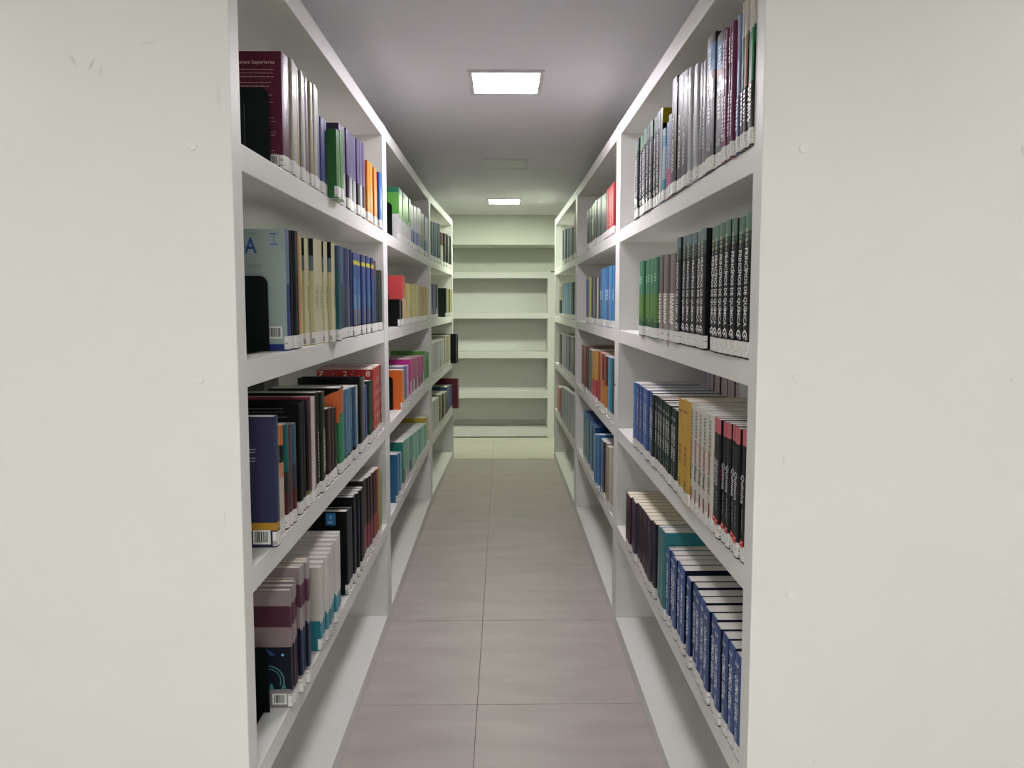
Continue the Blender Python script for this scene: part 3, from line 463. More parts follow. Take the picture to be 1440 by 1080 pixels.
SEGS = [
    ('maroon', 'L', 1, 1, 1.500, 1.552, 1, 0.233, 0.246, 0.000),
    ('plastic', 'L', 1, 1, 1.552, 1.783, 9, 0.244, 0.243, 0.000),
    ('blue_a', 'L', 1, 1, 1.783, 1.883, 4, 0.186, 0.196, 0.000),
    ('green_a', 'L', 1, 1, 1.883, 1.964, 2, 0.172, 0.186, 0.020),
    ('purple_a', 'L', 1, 1, 2.010, 2.356, 9, 0.222, 0.238, 0.000),
    ('orange_a', 'L', 1, 1, 2.356, 2.625, 6, 0.199, 0.203, 0.000),
    ('blue_b', 'L', 1, 1, 2.629, 2.685, 1, 0.199, 0.204, 0.000),
    ('mint', 'L', 1, 2, 1.510, 1.533, 1, 0.257, 0.257, 0.000),
    ('black_a', 'L', 1, 2, 1.533, 1.586, 3, 0.257, 0.258, 0.000),
    ('orange_b', 'L', 1, 2, 1.586, 1.616, 2, 0.254, 0.253, 0.000),
    ('cream_a', 'L', 1, 2, 1.639, 1.890, 6, 0.252, 0.258, 0.000),
    ('teal_a', 'L', 1, 2, 1.890, 1.924, 1, 0.250, 0.251, 0.020),
    ('navy_a', 'L', 1, 2, 1.958, 2.157, 6, 0.258, 0.260, 0.000),
    ('blue_yellow', 'L', 1, 2, 2.157, 2.500, 8, 0.253, 0.256, 0.000),
    ('dark_red', 'L', 1, 2, 2.500, 2.563, 1, 0.251, 0.252, 0.000),
    ('black_b', 'L', 1, 2, 2.568, 2.689, 3, 0.219, 0.222, 0.000),
    ('navy_big', 'L', 1, 3, 1.357, 1.384, 1, 0.257, 0.257, 0.010),
    ('orange_white', 'L', 1, 3, 1.416, 1.465, 2, 0.229, 0.222, 0.000),
    ('teal_maroon', 'L', 1, 3, 1.465, 1.555, 4, 0.223, 0.212, 0.000),
    ('black_c', 'L', 1, 3, 1.568, 1.653, 3, 0.253, 0.250, 0.000),
    ('maroon_white', 'L', 1, 3, 1.653, 1.717, 4, 0.255, 0.250, 0.000),
    ('dark_green', 'L', 1, 3, 1.721, 1.813, 3, 0.256, 0.250, 0.000),
    ('brown_small', 'L', 1, 3, 1.816, 1.937, 3, 0.204, 0.189, 0.000),
    ('orange_green', 'L', 1, 3, 1.946, 2.007, 1, 0.241, 0.238, 0.000),
    ('blue_c', 'L', 1, 3, 2.007, 2.210, 5, 0.228, 0.219, 0.000),
    ('black_d', 'L', 1, 3, 2.223, 2.315, 2, 0.242, 0.235, 0.000),
    ('royal', 'L', 1, 3, 2.315, 2.375, 2, 0.201, 0.202, 0.000),
    ('green_dk', 'L', 1, 3, 2.375, 2.454, 2, 0.214, 0.208, 0.000),
    ('red_num', 'L', 1, 3, 2.457, 2.667, 4, 0.245, 0.247, 0.000),
    ('physics_a', 'L', 1, 4, 1.447, 1.504, 4, 0.253, 0.264, 0.005),
    ('physics_b', 'L', 1, 4, 1.504, 1.582, 4, 0.280, 0.275, 0.012),
    ('white_teal', 'L', 1, 4, 1.693, 1.916, 9, 0.207, 0.231, 0.005),
    ('black_e', 'L', 1, 4, 2.026, 2.109, 2, 0.252, 0.241, 0.000),
    ('black_f', 'L', 1, 4, 2.111, 2.268, 6, 0.268, 0.260, 0.000),
    ('maroon_black', 'L', 1, 4, 2.273, 2.513, 7, 0.276, 0.259, 0.000),
    ('orange_c', 'L', 1, 4, 2.522, 2.557, 1, 0.260, 0.254, 0.000),
    ('lime', 'L', 1, 4, 2.557, 2.636, 3, 0.240, 0.222, 0.000),
    ('green_white', 'L', 2, 1, 3.129, 3.528, 6, 0.229, 0.228, 0.000),
    ('white_lilac', 'L', 2, 1, 3.537, 3.967, 7, 0.209, 0.240, 0.000),
    ('olive', 'L', 2, 1, 3.967, 4.150, 3, 0.217, 0.236, 0.000),
    ('pale_blue', 'L', 2, 1, 4.168, 4.338, 3, 0.226, 0.233, 0.000),
    ('black_g', 'L', 2, 2, 3.105, 3.205, 2, 0.118, 0.119, 0.000),
    ('red_peach', 'L', 2, 2, 3.218, 3.319, 2, 0.224, 0.228, 0.000),
    ('yellow_a', 'L', 2, 2, 3.319, 3.789, 7, 0.195, 0.198, 0.000),
    ('ochre', 'L', 2, 2, 3.789, 4.325, 8, 0.194, 0.194, 0.000),
    ('orange_d', 'L', 2, 3, 3.158, 3.226, 1, 0.179, 0.176, 0.000),
    ('violet', 'L', 2, 3, 3.227, 3.399, 3, 0.186, 0.181, 0.000),
    ('magenta', 'L', 2, 3, 3.440, 4.066, 9, 0.205, 0.177, 0.000),
    ('green_b', 'L', 2, 3, 4.087, 4.322, 3, 0.204, 0.180, 0.000),
    ('blue_d', 'L', 2, 4, 2.992, 3.129, 3, 0.212, 0.192, 0.000),
    ('teal_b', 'L', 2, 4, 3.189, 3.666, 6, 0.225, 0.185, 0.000),
    ('teal_c', 'L', 2, 4, 3.666, 4.148, 7, 0.185, 0.149, 0.000),
    ('yellow_b', 'L', 2, 4, 4.151, 4.312, 2, 0.182, 0.160, 0.000),
    ('teal_black', 'L', 3, 1, 4.490, 4.989, 10, 0.238, 0.271, 0.000),
    ('maroon_c', 'L', 3, 1, 5.019, 5.196, 3, 0.220, 0.233, 0.000),
    ('black_h', 'L', 3, 1, 5.219, 5.724, 10, 0.235, 0.256, 0.000),
    ('navy_b', 'L', 3, 2, 4.466, 4.833, 7, 0.224, 0.225, 0.000),
    ('grey_mix', 'L', 3, 2, 5.317, 5.754, 8, 0.216, 0.209, 0.000),
    ('white_big', 'L', 3, 3, 4.476, 5.242, 15, 0.218, 0.217, 0.000),
    ('beige_a', 'L', 3, 3, 5.267, 5.623, 7, 0.237, 0.226, 0.000),
    ('black_i', 'L', 3, 3, 5.623, 5.775, 4, 0.234, 0.226, 0.045),
    ('white_b', 'L', 3, 4, 4.454, 4.887, 8, 0.228, 0.208, 0.000),
    ('dark_mix', 'L', 3, 4, 4.888, 5.364, 9, 0.218, 0.189, 0.000),
    ('blue_e', 'L', 3, 4, 5.391, 5.738, 7, 0.218, 0.195, 0.000),
    ('maroon_d', 'L', 3, 4, 5.738, 5.895, 4, 0.247, 0.225, 0.040),
    ('white_green', 'R', 1, 1, 1.254, 1.321, 4, 0.263, 0.264, 0.003),
    ('sky_a', 'R', 1, 1, 1.323, 1.355, 2, 0.249, 0.255, 0.003),
    ('plum', 'R', 1, 1, 1.358, 1.432, 5, 0.249, 0.258, 0.003),
    ('blue_black', 'R', 1, 1, 1.432, 1.549, 2, 0.258, 0.288, 0.003),
    ('silver_a', 'R', 1, 1, 1.551, 1.692, 5, 0.243, 0.269, 0.003),
    ('modern', 'R', 1, 1, 1.695, 1.857, 3, 0.270, 0.294, 0.003),
    ('blue_pink', 'R', 1, 1, 1.857, 1.960, 3, 0.216, 0.186, 0.003),
    ('black_yellow', 'R', 1, 1, 1.973, 2.009, 1, 0.254, 0.262, 0.003),
    ('principles_a', 'R', 1, 1, 2.015, 2.383, 9, 0.259, 0.249, 0.003),
    ('principles_b', 'R', 1, 2, 1.254, 1.492, 7, 0.259, 0.257, 0.003),
    ('principles_c', 'R', 1, 2, 1.518, 1.781, 6, 0.259, 0.262, 0.003),
    ('grey_check', 'R', 1, 2, 1.785, 1.979, 5, 0.226, 0.232, 0.003),
    ('green_c', 'R', 1, 2, 1.986, 2.288, 6, 0.230, 0.230, 0.003),
    ('black_pink', 'R', 1, 3, 1.254, 1.442, 7, 0.245, 0.241, 0.003),
    ('white_geral', 'R', 1, 3, 1.442, 1.614, 5, 0.241, 0.245, 0.003),
    ('yellow_c', 'R', 1, 3, 1.614, 1.735, 2, 0.249, 0.239, 0.005),
    ('green_geral', 'R', 1, 3, 1.746, 2.054, 9, 0.206, 0.212, 0.003),
    ('blue_geral', 'R', 1, 3, 2.054, 2.352, 6, 0.212, 0.215, 0.003),
    ('blue_two', 'R', 1, 4, 1.254, 1.628, 10, 0.197, 0.212, 0.003),
    ('blue_two_b', 'R', 1, 4, 1.654, 1.847, 5, 0.212, 0.205, 0.003),
    ('teal_d', 'R', 1, 4, 1.847, 1.955, 2, 0.245, 0.225, 0.005),
    ('purple_dark', 'R', 1, 4, 1.984, 2.468, 10, 0.222, 0.186, 0.003),
    ('red_b', 'R', 2, 1, 2.819, 3.020, 4, 0.200, 0.198, 0.000),
    ('slate_a', 'R', 2, 1, 3.028, 3.426, 6, 0.193, 0.211, 0.000),
    ('black_white', 'R', 2, 1, 3.433, 3.729, 4, 0.209, 0.193, 0.000),
    ('blue_f', 'R', 2, 2, 2.816, 3.219, 6, 0.254, 0.253, 0.000),
    ('assorted', 'R', 2, 2, 3.229, 3.607, 6, 0.219, 0.233, 0.000),
    ('royal_b', 'R', 2, 2, 3.615, 3.746, 2, 0.222, 0.227, 0.000),
    ('teal_e', 'R', 2, 3, 2.792, 2.974, 3, 0.255, 0.252, 0.000),
    ('orange_red', 'R', 2, 3, 2.995, 3.255, 5, 0.248, 0.258, 0.000),
    ('yellow_red', 'R', 2, 3, 3.330, 3.477, 2, 0.253, 0.240, 0.000),
    ('grey_b', 'R', 2, 3, 3.491, 3.697, 3, 0.242, 0.244, 0.000),
    ('rust', 'R', 2, 3, 3.717, 3.972, 4, 0.250, 0.243, 0.000),
    ('cream_b', 'R', 2, 4, 2.805, 2.956, 3, 0.275, 0.250, 0.000),
    ('mixed_b', 'R', 2, 4, 2.971, 3.151, 3, 0.256, 0.247, 0.000),
    ('blue_g', 'R', 2, 4, 3.151, 3.288, 3, 0.264, 0.240, 0.010),
    ('teal_f', 'R', 2, 4, 3.372, 3.878, 7, 0.253, 0.263, 0.000),
    ('dark_orange', 'R', 3, 1, 4.287, 4.423, 3, 0.258, 0.266, 0.000),
    ('steel_a', 'R', 3, 1, 4.481, 5.143, 13, 0.199, 0.249, 0.000),
    ('dark_c', 'R', 3, 2, 4.321, 4.524, 4, 0.233, 0.235, 0.000),
    ('sky_b', 'R', 3, 2, 4.546, 5.166, 12, 0.236, 0.239, 0.000),
    ('beige_b', 'R', 3, 2, 5.232, 5.373, 3, 0.225, 0.228, 0.000),
    ('steel_b', 'R', 3, 3, 4.341, 5.396, 20, 0.265, 0.247, 0.000),
    ('grey_c', 'R', 3, 4, 4.270, 5.063, 15, 0.300, 0.260, 0.010),
    ('orange_e', 'R', 3, 4, 5.297, 5.558, 5, 0.217, 0.209, 0.000),
    ('foreign_a', 'FR', 1, 3, 2.300, 2.660, 9, .235, .240, 0),
    ('foreign_b', 'FL', 1, 3, 2.330, 2.480, 4, .235, .240, 0),
]

def bands_at(b, k):
    return b[k % len(b)]

def dye(c):
    f = .42 if max(c) < 70 else .74
    g = sum(c) / 3
    l = [(v * .92 + g * .08) / 255 for v in c]
    return tuple(int(round(255 * (v ** 2.2 * f) ** (1 / 2.2))) for v in l)

def cover_mesh(t, h, d, spine, side, rough, coat, hard):
    """U-shaped cover: two boards and a slightly rounded spine, one ring of faces per colour band"""
    cuts = sorted({round(x[0], 4) for x in spine} | {round(x[0], 4) for x in side})
    zs = [0.0] + [c * h for c in cuts]
    c = min(.0016, t * .2); ht = t / 2
    bulge = min(.0022, t * .12)
    prof = [(-d, -ht), (-.004, -ht), (-bulge, -ht + .0002)]
    kinds = ['s', 's']
    nseg = 6
    for i in range(1, nseg):
        a = i / nseg
        prof.append((-bulge + bulge * math.sin(math.pi * a) ** .7, -ht + t * a)); kinds.append('p')
    prof += [(-bulge, ht - .0002), (-.004, ht), (-d, ht)]; kinds += ['p', 's', 's']
    prof += [(-d, ht - c), (-bulge - c, ht - c), (-bulge - c, -ht + c), (-d, -ht + c)]
    kinds += ['s', 's', 'p', 's', 's']
    mb = MB(); n = len(prof)
    def colour(bands, z):
        for top, col in bands:
            if z < top: return col
        return bands[-1][1]
    for z in zs: mb.v += [(x, y, z) for x, y in prof]
    for j in range(len(zs) - 1):
        zm = (zs[j] + zs[j + 1]) / 2 / h
        for i in range(n):
            k = kinds[i]
            m = mat(dye(colour(spine if k == 'p' else side, zm)), rough, coat)
            i2 = (i + 1) % n
            mb.f.append((j * n + i, j * n + i2, (j + 1) * n + i2, (j + 1) * n + i)); mb.m.append(mb.mi(m))
    # rims top and bottom, as quads between outer and inner loop
    outer = list(range(0, n - 4)); inner = [n - 1, n - 2, n - 3, n - 4]
    for lev, flip in ((0, True), (len(zs) - 1, False)):
        zm = 0.01 if lev == 0 else .99
        ms = mat(dye(colour(side, zm)), rough, coat); mp = mat(dye(colour(spine, zm)), rough, coat)
        o = [lev * n + q for q in outer]; ii = [lev * n + q for q in inner]
        polys = [([o[0], o[1], o[2], ii[1], ii[0]], ms), (o[2:-2] + [ii[2], ii[1]], mp), ([o[-3], o[-2], o[-1], ii[3], ii[2]], ms)]
        for q, m in polys:
            mb.f.append(tuple(reversed(q)) if flip else tuple(q)); mb.m.append(mb.mi(m))
    return mb.mesh('cover'), c, bulge

def pages_mesh(t, h, d, c, bulge, page, hard):
    mb = MB(); ins = .004 if hard else .0006
    mb.box(-d + (.004 if hard else .0003), -bulge - c - .0003, -t / 2 + c + .0001, t / 2 - c - .0001, ins, h - ins, page_mat(page))
    return mb.mesh('pages')

def label_mesh(t, bulge, z0, z1, wrapd):
    mb = MB(); ht = t / 2 + .00025; e = .0005
    pr = [(-wrapd, -ht), (-.003, -ht)] + [(-bulge + bulge * math.sin(math.pi * i / 6) ** .7 + e, (-ht + 2 * ht * i / 6) * .985) for i in range(0, 7)] + [(-.003, ht), (-wrapd, ht)]
    n = len(pr)
    mb.v = [(x, y, z) for z in (z0, z1) for x, y in pr]
    for i in range(n - 1):
        mb.f.append((i, i + 1, n + i + 1, n + i)); mb.m.append(mb.mi(LABEL))
    return mb.mesh('spine_label')

TEXT = {}
def text_mesh(txt, bold=.012):
    if (txt, bold) in TEXT: return TEXT[(txt, bold)]
    cu = bpy.data.curves.new('lettering', 'FONT'); cu.body = txt; cu.size = 1; cu.offset = bold
    cu.resolution_u = 2; cu.extrude = 0
    o = bpy.data.objects.new('lettering', cu); C.objects.link(o)
    me = bpy.data.meshes.new_from_object(o.evaluated_get(bpy.context.evaluated_depsgraph_get()))
    bpy.data.objects.remove(o)
    xs = [v.co.x for v in me.vertices]; ys = [v.co.y for v in me.vertices]
    x0, x1, y0, y1 = min(xs), max(xs), 0.0, .72
    for v in me.vertices: v.co = Vector(((v.co.x - x0) / (x1 - x0), (v.co.y - y0) / (y1 - y0), 0))
    TEXT[(txt, bold)] = me
    return me

def put_text(mb, txt, M, m):
    me = text_mesh(txt)
    n = len(mb.v); mb.v += [tuple(M @ v.co) for v in me.vertices]
    for p in me.polygons:
        mb.f.append(tuple(n + i for i in p.vertices)); mb.m.append(mb.mi(m))

def spine_M(ztop, zbot, width, x, yc=0):
    """unit text (0..1 long, 0..1 high) reading from top to bottom on the spine plane"""
    return Matrix(((0, 0, 1, x), (0, width, 0, yc - width / 2), (-(ztop - zbot), 0, 0, ztop), (0, 0, 0, 1)))

def title_mesh(t, h, items, seed):
    rnd = random.Random(seed); mb = MB(); x = .0007
    for it in items:
        k = it[0]
        if k == 'text':
            _, txt, a, b, wd, col = it
            put_text(mb, txt, spine_M(a * h, b * h, min(wd, t * .62), x), mat(col, .5))
        elif k == 'one':
            _, txt, a, wd, _, col = it
            wz = min(wd, t * 1.0); ww = min(.008, t * .3)
            M = Matrix(((0, 0, 1, x), (ww, 0, 0, -ww / 2), (0, wz, 0, a * h - wz), (0, 0, 0, 1)))
            put_text(mb, txt, M, mat(col, .5))
        elif k == 'glyphs':
            _, txt, a, b, wd, col = it
            for i, g in enumerate(txt.split()):
                za = (a - (a - b) * i / 4.2) * h; ww = min(wd * .8, t * .5)
                M = Matrix(((0, 0, 1, x), (ww, 0, 0, -ww / 2 + rnd.uniform(-.1, .1) * t), (0, wd, 0, za - wd), (0, 0, 0, 1)))
                put_text(mb, g, M, mat(col, .5))
        elif k == 'dash':
            _, col, a, b, wd = it
            wd = min(wd, t * .6); z = a * h; m = mat(col, .5)
            while z > b * h + .002:
                l = rnd.uniform(.0025, .007)
                mb.poly([(x, -wd / 2, z - l), (x, wd / 2, z - l * rnd.uniform(.8, 1)), (x, wd / 2, z), (x, -wd / 2, z)], m)
                z -= l + rnd.uniform(.0012, .004)
        elif k == 'block':
            _, col, a, b, wd = it
            wd = min(wd, t * .8)
            mb.poly([(x - .0002, -wd / 2, a * h), (x - .0002, wd / 2, a * h), (x - .0002, wd / 2, b * h), (x - .0002, -wd / 2, b * h)], mat(col, .5))
        elif k == 'arc':
            _, col, a, b = it
            r = min(t * .42, .014); zc = a * h + .001; m = mat(col, .5)
            for rr in (r, r * .55):
                for i in range(8):
                    t0, t1 = math.pi * i / 8 * .9, math.pi * (i + 1) / 8 * .9
                    mb.poly([(x, rr * math.cos(t0), zc + 1.3 * rr * math.sin(t0)), (x, rr * math.cos(t1), zc + 1.3 * rr * math.sin(t1)),
                             (x, (rr - .003) * math.cos(t1), zc + 1.3 * (rr - .003) * math.sin(t1)), (x, (rr - .003) * math.cos(t0), zc + 1.3 * (rr - .003) * math.sin(t0))], m)
    return mb.mesh('spine_title')

def side_M(x0, z0, wx, wz, y):
    """unit text upright on the -y board, reading towards +x"""
    return Matrix(((wx, 0, 0, x0), (0, 0, 1, y), (0, wz, 0, z0), (0, 0, 0, 1)))

def barcode(y, x0, z0, w=.036, hh=.022):
    mb = MB(); rnd = random.Random(3)
    mb.box(x0, x0 + w, y - .0004, y, z0, z0 + hh, mat((206, 206, 200), .4))
    x = x0 + .004
    while x < x0 + w - .005:
        b = rnd.choice([.0006, .001, .0018]); mb.box(x, x + b, y - .0006, y - .0004, z0 + .004, z0 + hh - .003, INK); x += b + rnd.choice([.0008, .0014])
    return mb.mesh('barcode_sticker')

def lines(mb, y, x0, x1, zs, col, th=.0011, seed=1, ragged=True):
    rnd = random.Random(seed); m = mat(col, .6)
    for i, z in enumerate(zs):
        xe = x1 - (rnd.uniform(0, .02) if ragged else 0); x = x0
        while x < xe:
            l = rnd.uniform(.004, .011); mb.poly([(x, y, z), (min(x + l, xe), y, z), (min(x + l, xe), y, z + th), (x, y, z + th)], m); x += l + .0013

def extras(root, kind, t, h, first):
    """print and stickers on the board that faces the camera (the first book of a run only)"""
    y = -t / 2 - .0006; mb = MB(); bars = None
    if kind == 'maroon':
        put_text(mb, 'para Cursos Superiores', side_M(-.118, h * .895, .102, .0075, y), mat((176, 150, 146), .5))
        zz = [h * q for q in (.845, .815, .785, .735, .705, .63, .60, .57, .54, .44, .41, .38, .32, .295, .27, .245, .19, .165, .14, .115)]
        lines(mb, y, -.14, -.014, zz, (170, 146, 146))
        bars = barcode(-t / 2 - .0001, -.032, h * .04, .022, .022)
    elif kind == 'mint':
        m = mat((30, 72, 140), .5)
        put_text(mb, 'A', side_M(-.088, h * .80, .026, .034, y), m)
        put_text(mb, 'A', side_M(-.116, h * .80, .026, .034, y), mat((96, 150, 186), .5))
        mb.box(-.12, -.066, y, y + .0003, h * .845, h * .852, m)
        for q in (.955, .87): mb.box(-.036, -.018, y, y + .0003, h * q, h * q + .0018, m)
        lines(mb, y, -.0275, -.0245, [h * (.885 + .012 * i) for i in range(6)], (60, 110, 140), .0018, 5, False)
        lines(mb, y, -.11, -.062, [h * .955], (70, 110, 120), .0011, 2, False)
        lines(mb, y, -.12, -.054, [h * .70, h * .68], (90, 110, 110), .0013, 9, False)
        bars = barcode(-t / 2 - .0001, -.045, h * .10, .032, .026)
    elif kind == 'navy':
        lines(mb, y, -.052, -.034, [h * (.66 + .022 * i) for i in range(5)], (150, 150, 168), .0022, 4)
        bars = barcode(-t / 2 - .0001, -.047, h * .025, .034, .028)
    elif kind == 'lines':
        lines(mb, y, -.16, -.02, [h * q for q in (.955, .925, .88)], (110, 108, 100), .0016, 6)
    elif kind == 'arcs':
        m = mat((206, 98, 44), .5); N = 14
        pts = [(-.001, y, h * .72), (-.001, y, h * .985)] + [(-.001 - .075 * math.sin(a), y, h * .985 - .062 * (1 - math.cos(a)) * 1.1) for a in [math.pi / 2 * i / N for i in range(1, N + 1)]] + [(-.06, y, h * .70)]
        pts = [(-.001, y, h * .60), (-.001, y, h * .975), (-.022, y, h * .945), (-.05, y, h * .885), (-.085, y, h * .80), (-.11, y, h * .70), (-.06, y, h * .64)]
        mb.poly(pts, m)
    elif kind == 'redcover':
        m = mat((222, 196, 190), .5)
        for g, x in (('7', -.188), ('2', -.105), ('8', -.026)): put_text(mb, g, side_M(x, h * .90, .016, .020, y), m)
        for x, q in ((-.07, .96), (-.14, .93), (-.05, .90), (-.075, .92)): mb.box(x, x + .003, y, y + .0003, h * q, h * q + .003, m)
    elif kind == 'bluesquare':
        mb.box(-.062, -.034, y, y + .0003, h * .84, h * .985, mat((30, 110, 170), .5))
        put_text(mb, 'IV', side_M(-.054, h * .86, .012, .008, y - .0002), mat((190, 214, 230), .5))
        put_text(mb, '2', side_M(-.052, h * .92, .008, .009, y - .0002), mat((190, 214, 230), .5))
    elif kind == 'blacktext':
        lines(mb, y, -.055, -.02, [h * (.45 + .05 * i) for i in range(9)], (190, 190, 186), .003, 8)
        mb.box(-.05, -.035, y, y + .0003, h * .12, h * .30, mat((220, 220, 214), .5))
    elif kind == 'speck':
        lines(mb, y, -.055, -.045, [h * (.42 + .02 * i) for i in range(18)], (120, 116, 112), .0012, 8, False)
    elif kind == 'physics':
        m = mat((60, 120, 122), .4); cx, cz, R = -.050, .072, .035
        for i in range(22):
            a0, a1 = math.radians(110 - i * 6), math.radians(110 - (i + 1) * 6)
            for r0, r1 in ((R, R - .003), (R - .007, R - .009)):
                mb.poly([(cx + r0 * math.cos(a0), y, cz + r0 * math.sin(a0) - .012), (cx + r0 * math.cos(a1), y, cz + r0 * math.sin(a1) - .012),
                         (cx + r1 * math.cos(a1), y, cz + r1 * math.sin(a1) - .012), (cx + r1 * math.cos(a0), y, cz + r1 * math.sin(a0) - .012)], m)
        for x in (-.044, -.018): mb.poly([(x - .005, y, h * .165), (x + .006, y, h * .165), (x + .003, y, h * .21), (x, y, h * .21)], m)
        for i in range(10):
            a = i / 10 * 2 * math.pi; mb.poly([(-.018, y - .0001, h * .455), (-.018 + .003 * math.cos(a), y - .0001, h * .455 + .003 * math.sin(a)), (-.018 + .003 * math.cos(a + .63), y - .0001, h * .455 + .003 * math.sin(a + .63))], mat((120, 190, 230), .3))
        mb.poly([(-.056, y, h * .50), (-.052, y, h * .51), (-.034, y, h * .46), (-.040, y, h * .44)], mat((44, 70, 120), .4))
        bars = barcode(-t / 2 - .0001, -.042, h * .03, .031, .024)
    if mb.f: link('cover_print', mb.mesh('cover_print'), root)
    if bars: link('barcode_sticker', bars, root)

ORD = ['first', 'second', 'third', 'fourth', 'fifth', 'sixth', 'seventh', 'eighth', 'ninth', 'tenth', 'eleventh', 'twelfth', 'thirteenth', 'fourteenth']
NUM = ['one', 'two', 'three', 'four', 'five', 'six', 'seven', 'eight', 'nine', 'ten', 'eleven', 'twelve', 'thirteen', 'fourteen']
ROWN = {1: 'top', 2: 'second', 3: 'third', 4: 'fourth'}
BAYN = {1: 'near', 2: 'middle', 3: 'far'}
GAPW = .97

def plane_x(side, bay, y):
    if side == 'L': return -.448 if bay < 3 else -.448 + .043 * (y - 4.41) / 1.395
    return .436 if bay < 3 else .436 - .016 * (y - 4.238) / 1.545

# expand the table into single books
BOOKS = []
for si, (style, side, bay, row, y0, y1, n, h0, h1, out) in enumerate(SEGS):
    t = (y1 - y0) / n
    for i in range(n):
        yc = y0 + t * (i + .5); hh = h0 + (h1 - h0) * (i + .5) / n
        size = hh * t * .44 / yc ** 3
        BOOKS.append(dict(seg=si, i=i, n=n, style=style, side=side, bay=bay, row=row, y=yc, h=hh, t=t, out=out, size=size if side in 'LR' else 0))
keep = {id(b) for b in sorted(BOOKS, key=lambda b: -b['size'])[:300]}

MESHES = {}
rj = random.Random(11)
rest = MB()
for b in BOOKS:
    s = STYLES[b['style']]
    seg = SEGS[b['seg']]
    k = b['i'] % len(s['spine']); n = b['n']
    tm = b['t']; hm = (seg[7] + seg[8]) / 2
    key = (b['seg'], k)
    right = b['side'] in ('R', 'FL')
    if key not in MESHES:
        spine = s['spine'][k]; side = s['side'] or spine
        tt = tm * GAPW - .0008
        cm, c, bulge = cover_mesh(tt, hm, s['depth'], spine, side, s['rough'], s['coat'], s['hard'])
        pm = pages_mesh(tt, hm, s['depth'], c, bulge, s['page'], s['hard'])
        lm = label_mesh(tt, bulge, .003, .031, .009) if s['label'] else None
        tmsh = title_mesh(tt, hm, s['title'], b['seg'] * 7 + k) if s['title'] else None
        MESHES[key] = (cm, pm, lm, tmsh)
    cm, pm, lm, tmsh = MESHES[key]
    x = plane_x(b['side'][-1], b['bay'], b['y'])
    sgn = 1 if b['side'][-1] == 'L' else -1
    if b['side'][0] == 'F': x = x - sgn * (.53 + .0)
    z = TOPS[5 - b['row']] + .0003
    off = b['out'] + rj.uniform(-.0045, .003) + (.0045 * b['i'] - .014 if b['style'] == 'cream_a' else 0) - (.002 if b['out'] == 0 else 0)
    if b['side'][0] == 'F': off = -off - .004
    rz = math.pi if right else 0.0
    if b['bay'] == 3: rz += -math.atan2(.043, 1.395) if b['side'] == 'L' else math.atan2(.016, 1.545)
    hs = b['h'] / hm * (1 + rj.uniform(-.006, .006))
    if id(b) in keep:
        r = link('book', None, None, (x + sgn * off, b['y'], z), (0, 0, rz))
        r.scale = (1, 1, hs)
        link('cover', cm, r); link('pages', pm, r)
        if lm: link('spine_label', lm, r)
        if tmsh: link('spine_title', tmsh, r)
        if s['extra'] and b['i'] == (0 if b['side'] == 'L' else n - 1): extras(r, s['extra'], tm * GAPW - .0008, hm, True)
        sd = 'left' if b['side'] == 'L' else 'right'
        if b['side'][0] == 'F': sd = 'left' if b['side'] == 'FL' else 'right'
        place = '%s %s bookcase, %s shelf' % (BAYN[b['bay']], sd, ROWN[b['row']])
        if n == 1: lab = '%s, %s' % (s['desc'], place)
        else: lab = '%s, %s of %s, %s' % (s['desc'], ORD[b['i']], NUM[n - 1], place)
        if n > 1:
            full = lab.replace(' of %s,' % NUM[n - 1], ' of %s from front,' % NUM[n - 1])
            if len(full.split()) <= 16: lab = full
            else: print('NO DIRECTION', lab)
        if len(lab.replace(',', '').split()) > 16: print('LONG LABEL', len(lab.split()), lab)
        tag(r, lab, 'book', 'books on the %s shelf of the %s %s bookcase' % (ROWN[b['row']], BAYN[b['bay']], sd))
    else:
        M = Matrix.Translation((x + sgn * off, b['y'], z)) @ Matrix.Rotation(rz, 4, 'Z') @ Matrix.Diagonal((1, 1, hs, 1))
        for me in (cm, pm, lm):
            if me: rest.add_mesh(me, M)
o = link('books', rest.mesh('books'))
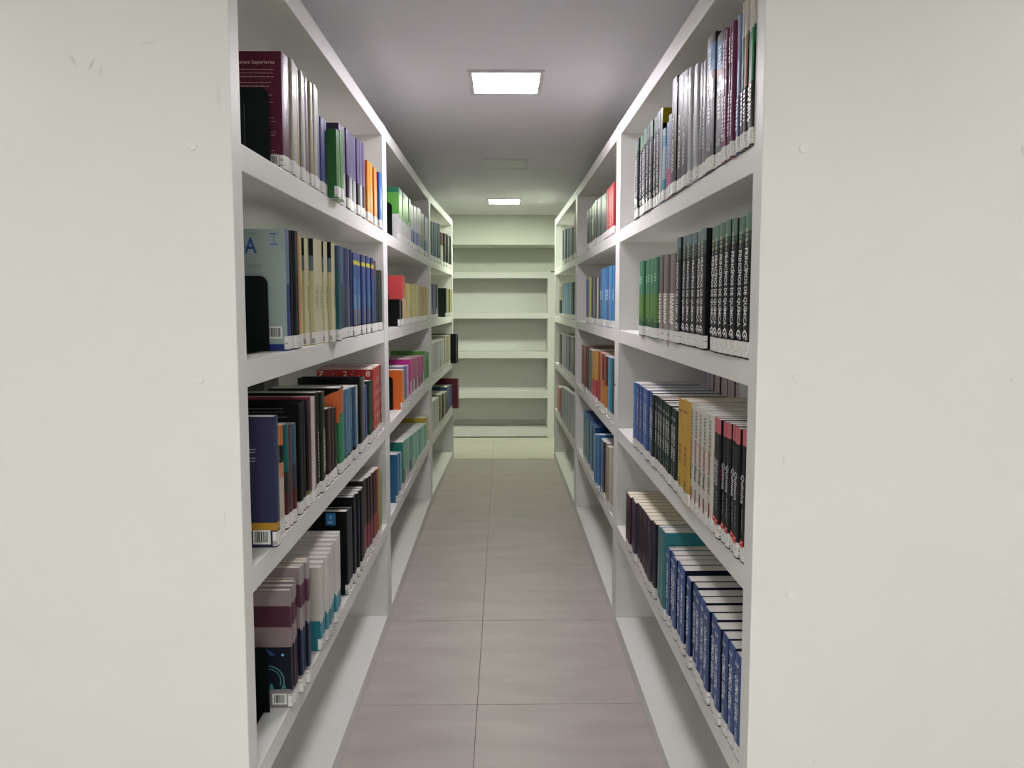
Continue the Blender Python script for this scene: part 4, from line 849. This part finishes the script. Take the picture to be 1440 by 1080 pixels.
tag(o, 'rows of more distant books on the middle and far bookcases', 'books', kind='stuff')

# ---------------------------------------------------------------- book ends
def bookend(label, x, y, z, w, h, depth=.10, flip=1):
    e = link('bookend', None, None, (x, y, z + .0008)); tag(e, label, 'bookend', 'black steel book ends')
    mb = MB(); r = .018; n = 6; th = .0016
    outl = [(-w, 0), (0, 0), (0, h - r)] + [(-r + r * math.cos(a), h - r + r * math.sin(a)) for a in [math.pi / 2 * i / n for i in range(1, n + 1)]] + [(-w + r - r * math.sin(a), h - r + r * math.cos(a)) for a in [math.pi / 2 * i / n for i in range(0, n + 1)]]
    k = len(outl)
    if flip < 0: outl = [(-px, pz) for px, pz in outl]
    mb.v = [(px, 0, pz) for px, pz in outl] + [(px, th, pz) for px, pz in outl]
    mb.f = [tuple(range(k)), tuple(reversed(range(k, 2 * k)))] + [(i, k + i, k + (i + 1) % k, (i + 1) % k) for i in range(k)]
    mb.m = [mb.mi(STEEL)] * len(mb.f)
    link('upright_plate', mb.mesh('upright_plate'), e)
    s = -1 if flip > 0 else 1
    fx0, fx1 = sorted((s * .012, s * (w - .012)))
    box('foot_plate', fx0, fx1, -depth, -.0003, .0001, .0014, STEEL, e)
    rb = box('rib', s * w * .42 - .0012, s * w * .42 + .0012, -.0012, -.0001, .012, h * .8, mat((44, 54, 52), .3, key='rib'), e)
    return e

bookend('black steel bookend against the maroon book, near left bookcase, top shelf', -.476, 1.488, TOPS[4], .12, .163)
bookend('black steel bookend against the pale green textbook, near left bookcase, second shelf', -.490, 1.495, TOPS[3], .12, .157)
bookend('black steel bookend against the dark physics book, near left bookcase, fourth shelf', -.486, 1.430, TOPS[1], .12, .140)
bookend('black steel bookend against green and white books, middle left bookcase, top shelf', -.478, 3.115, TOPS[4], .12, .160)
bookend('black steel bookend against the black and red books, middle left bookcase, second shelf', -.492, 3.09, TOPS[3], .10, .150)
bookend('black steel bookend against the bright orange book, middle left bookcase, third shelf', -.488, 3.145, TOPS[2], .10, .150)
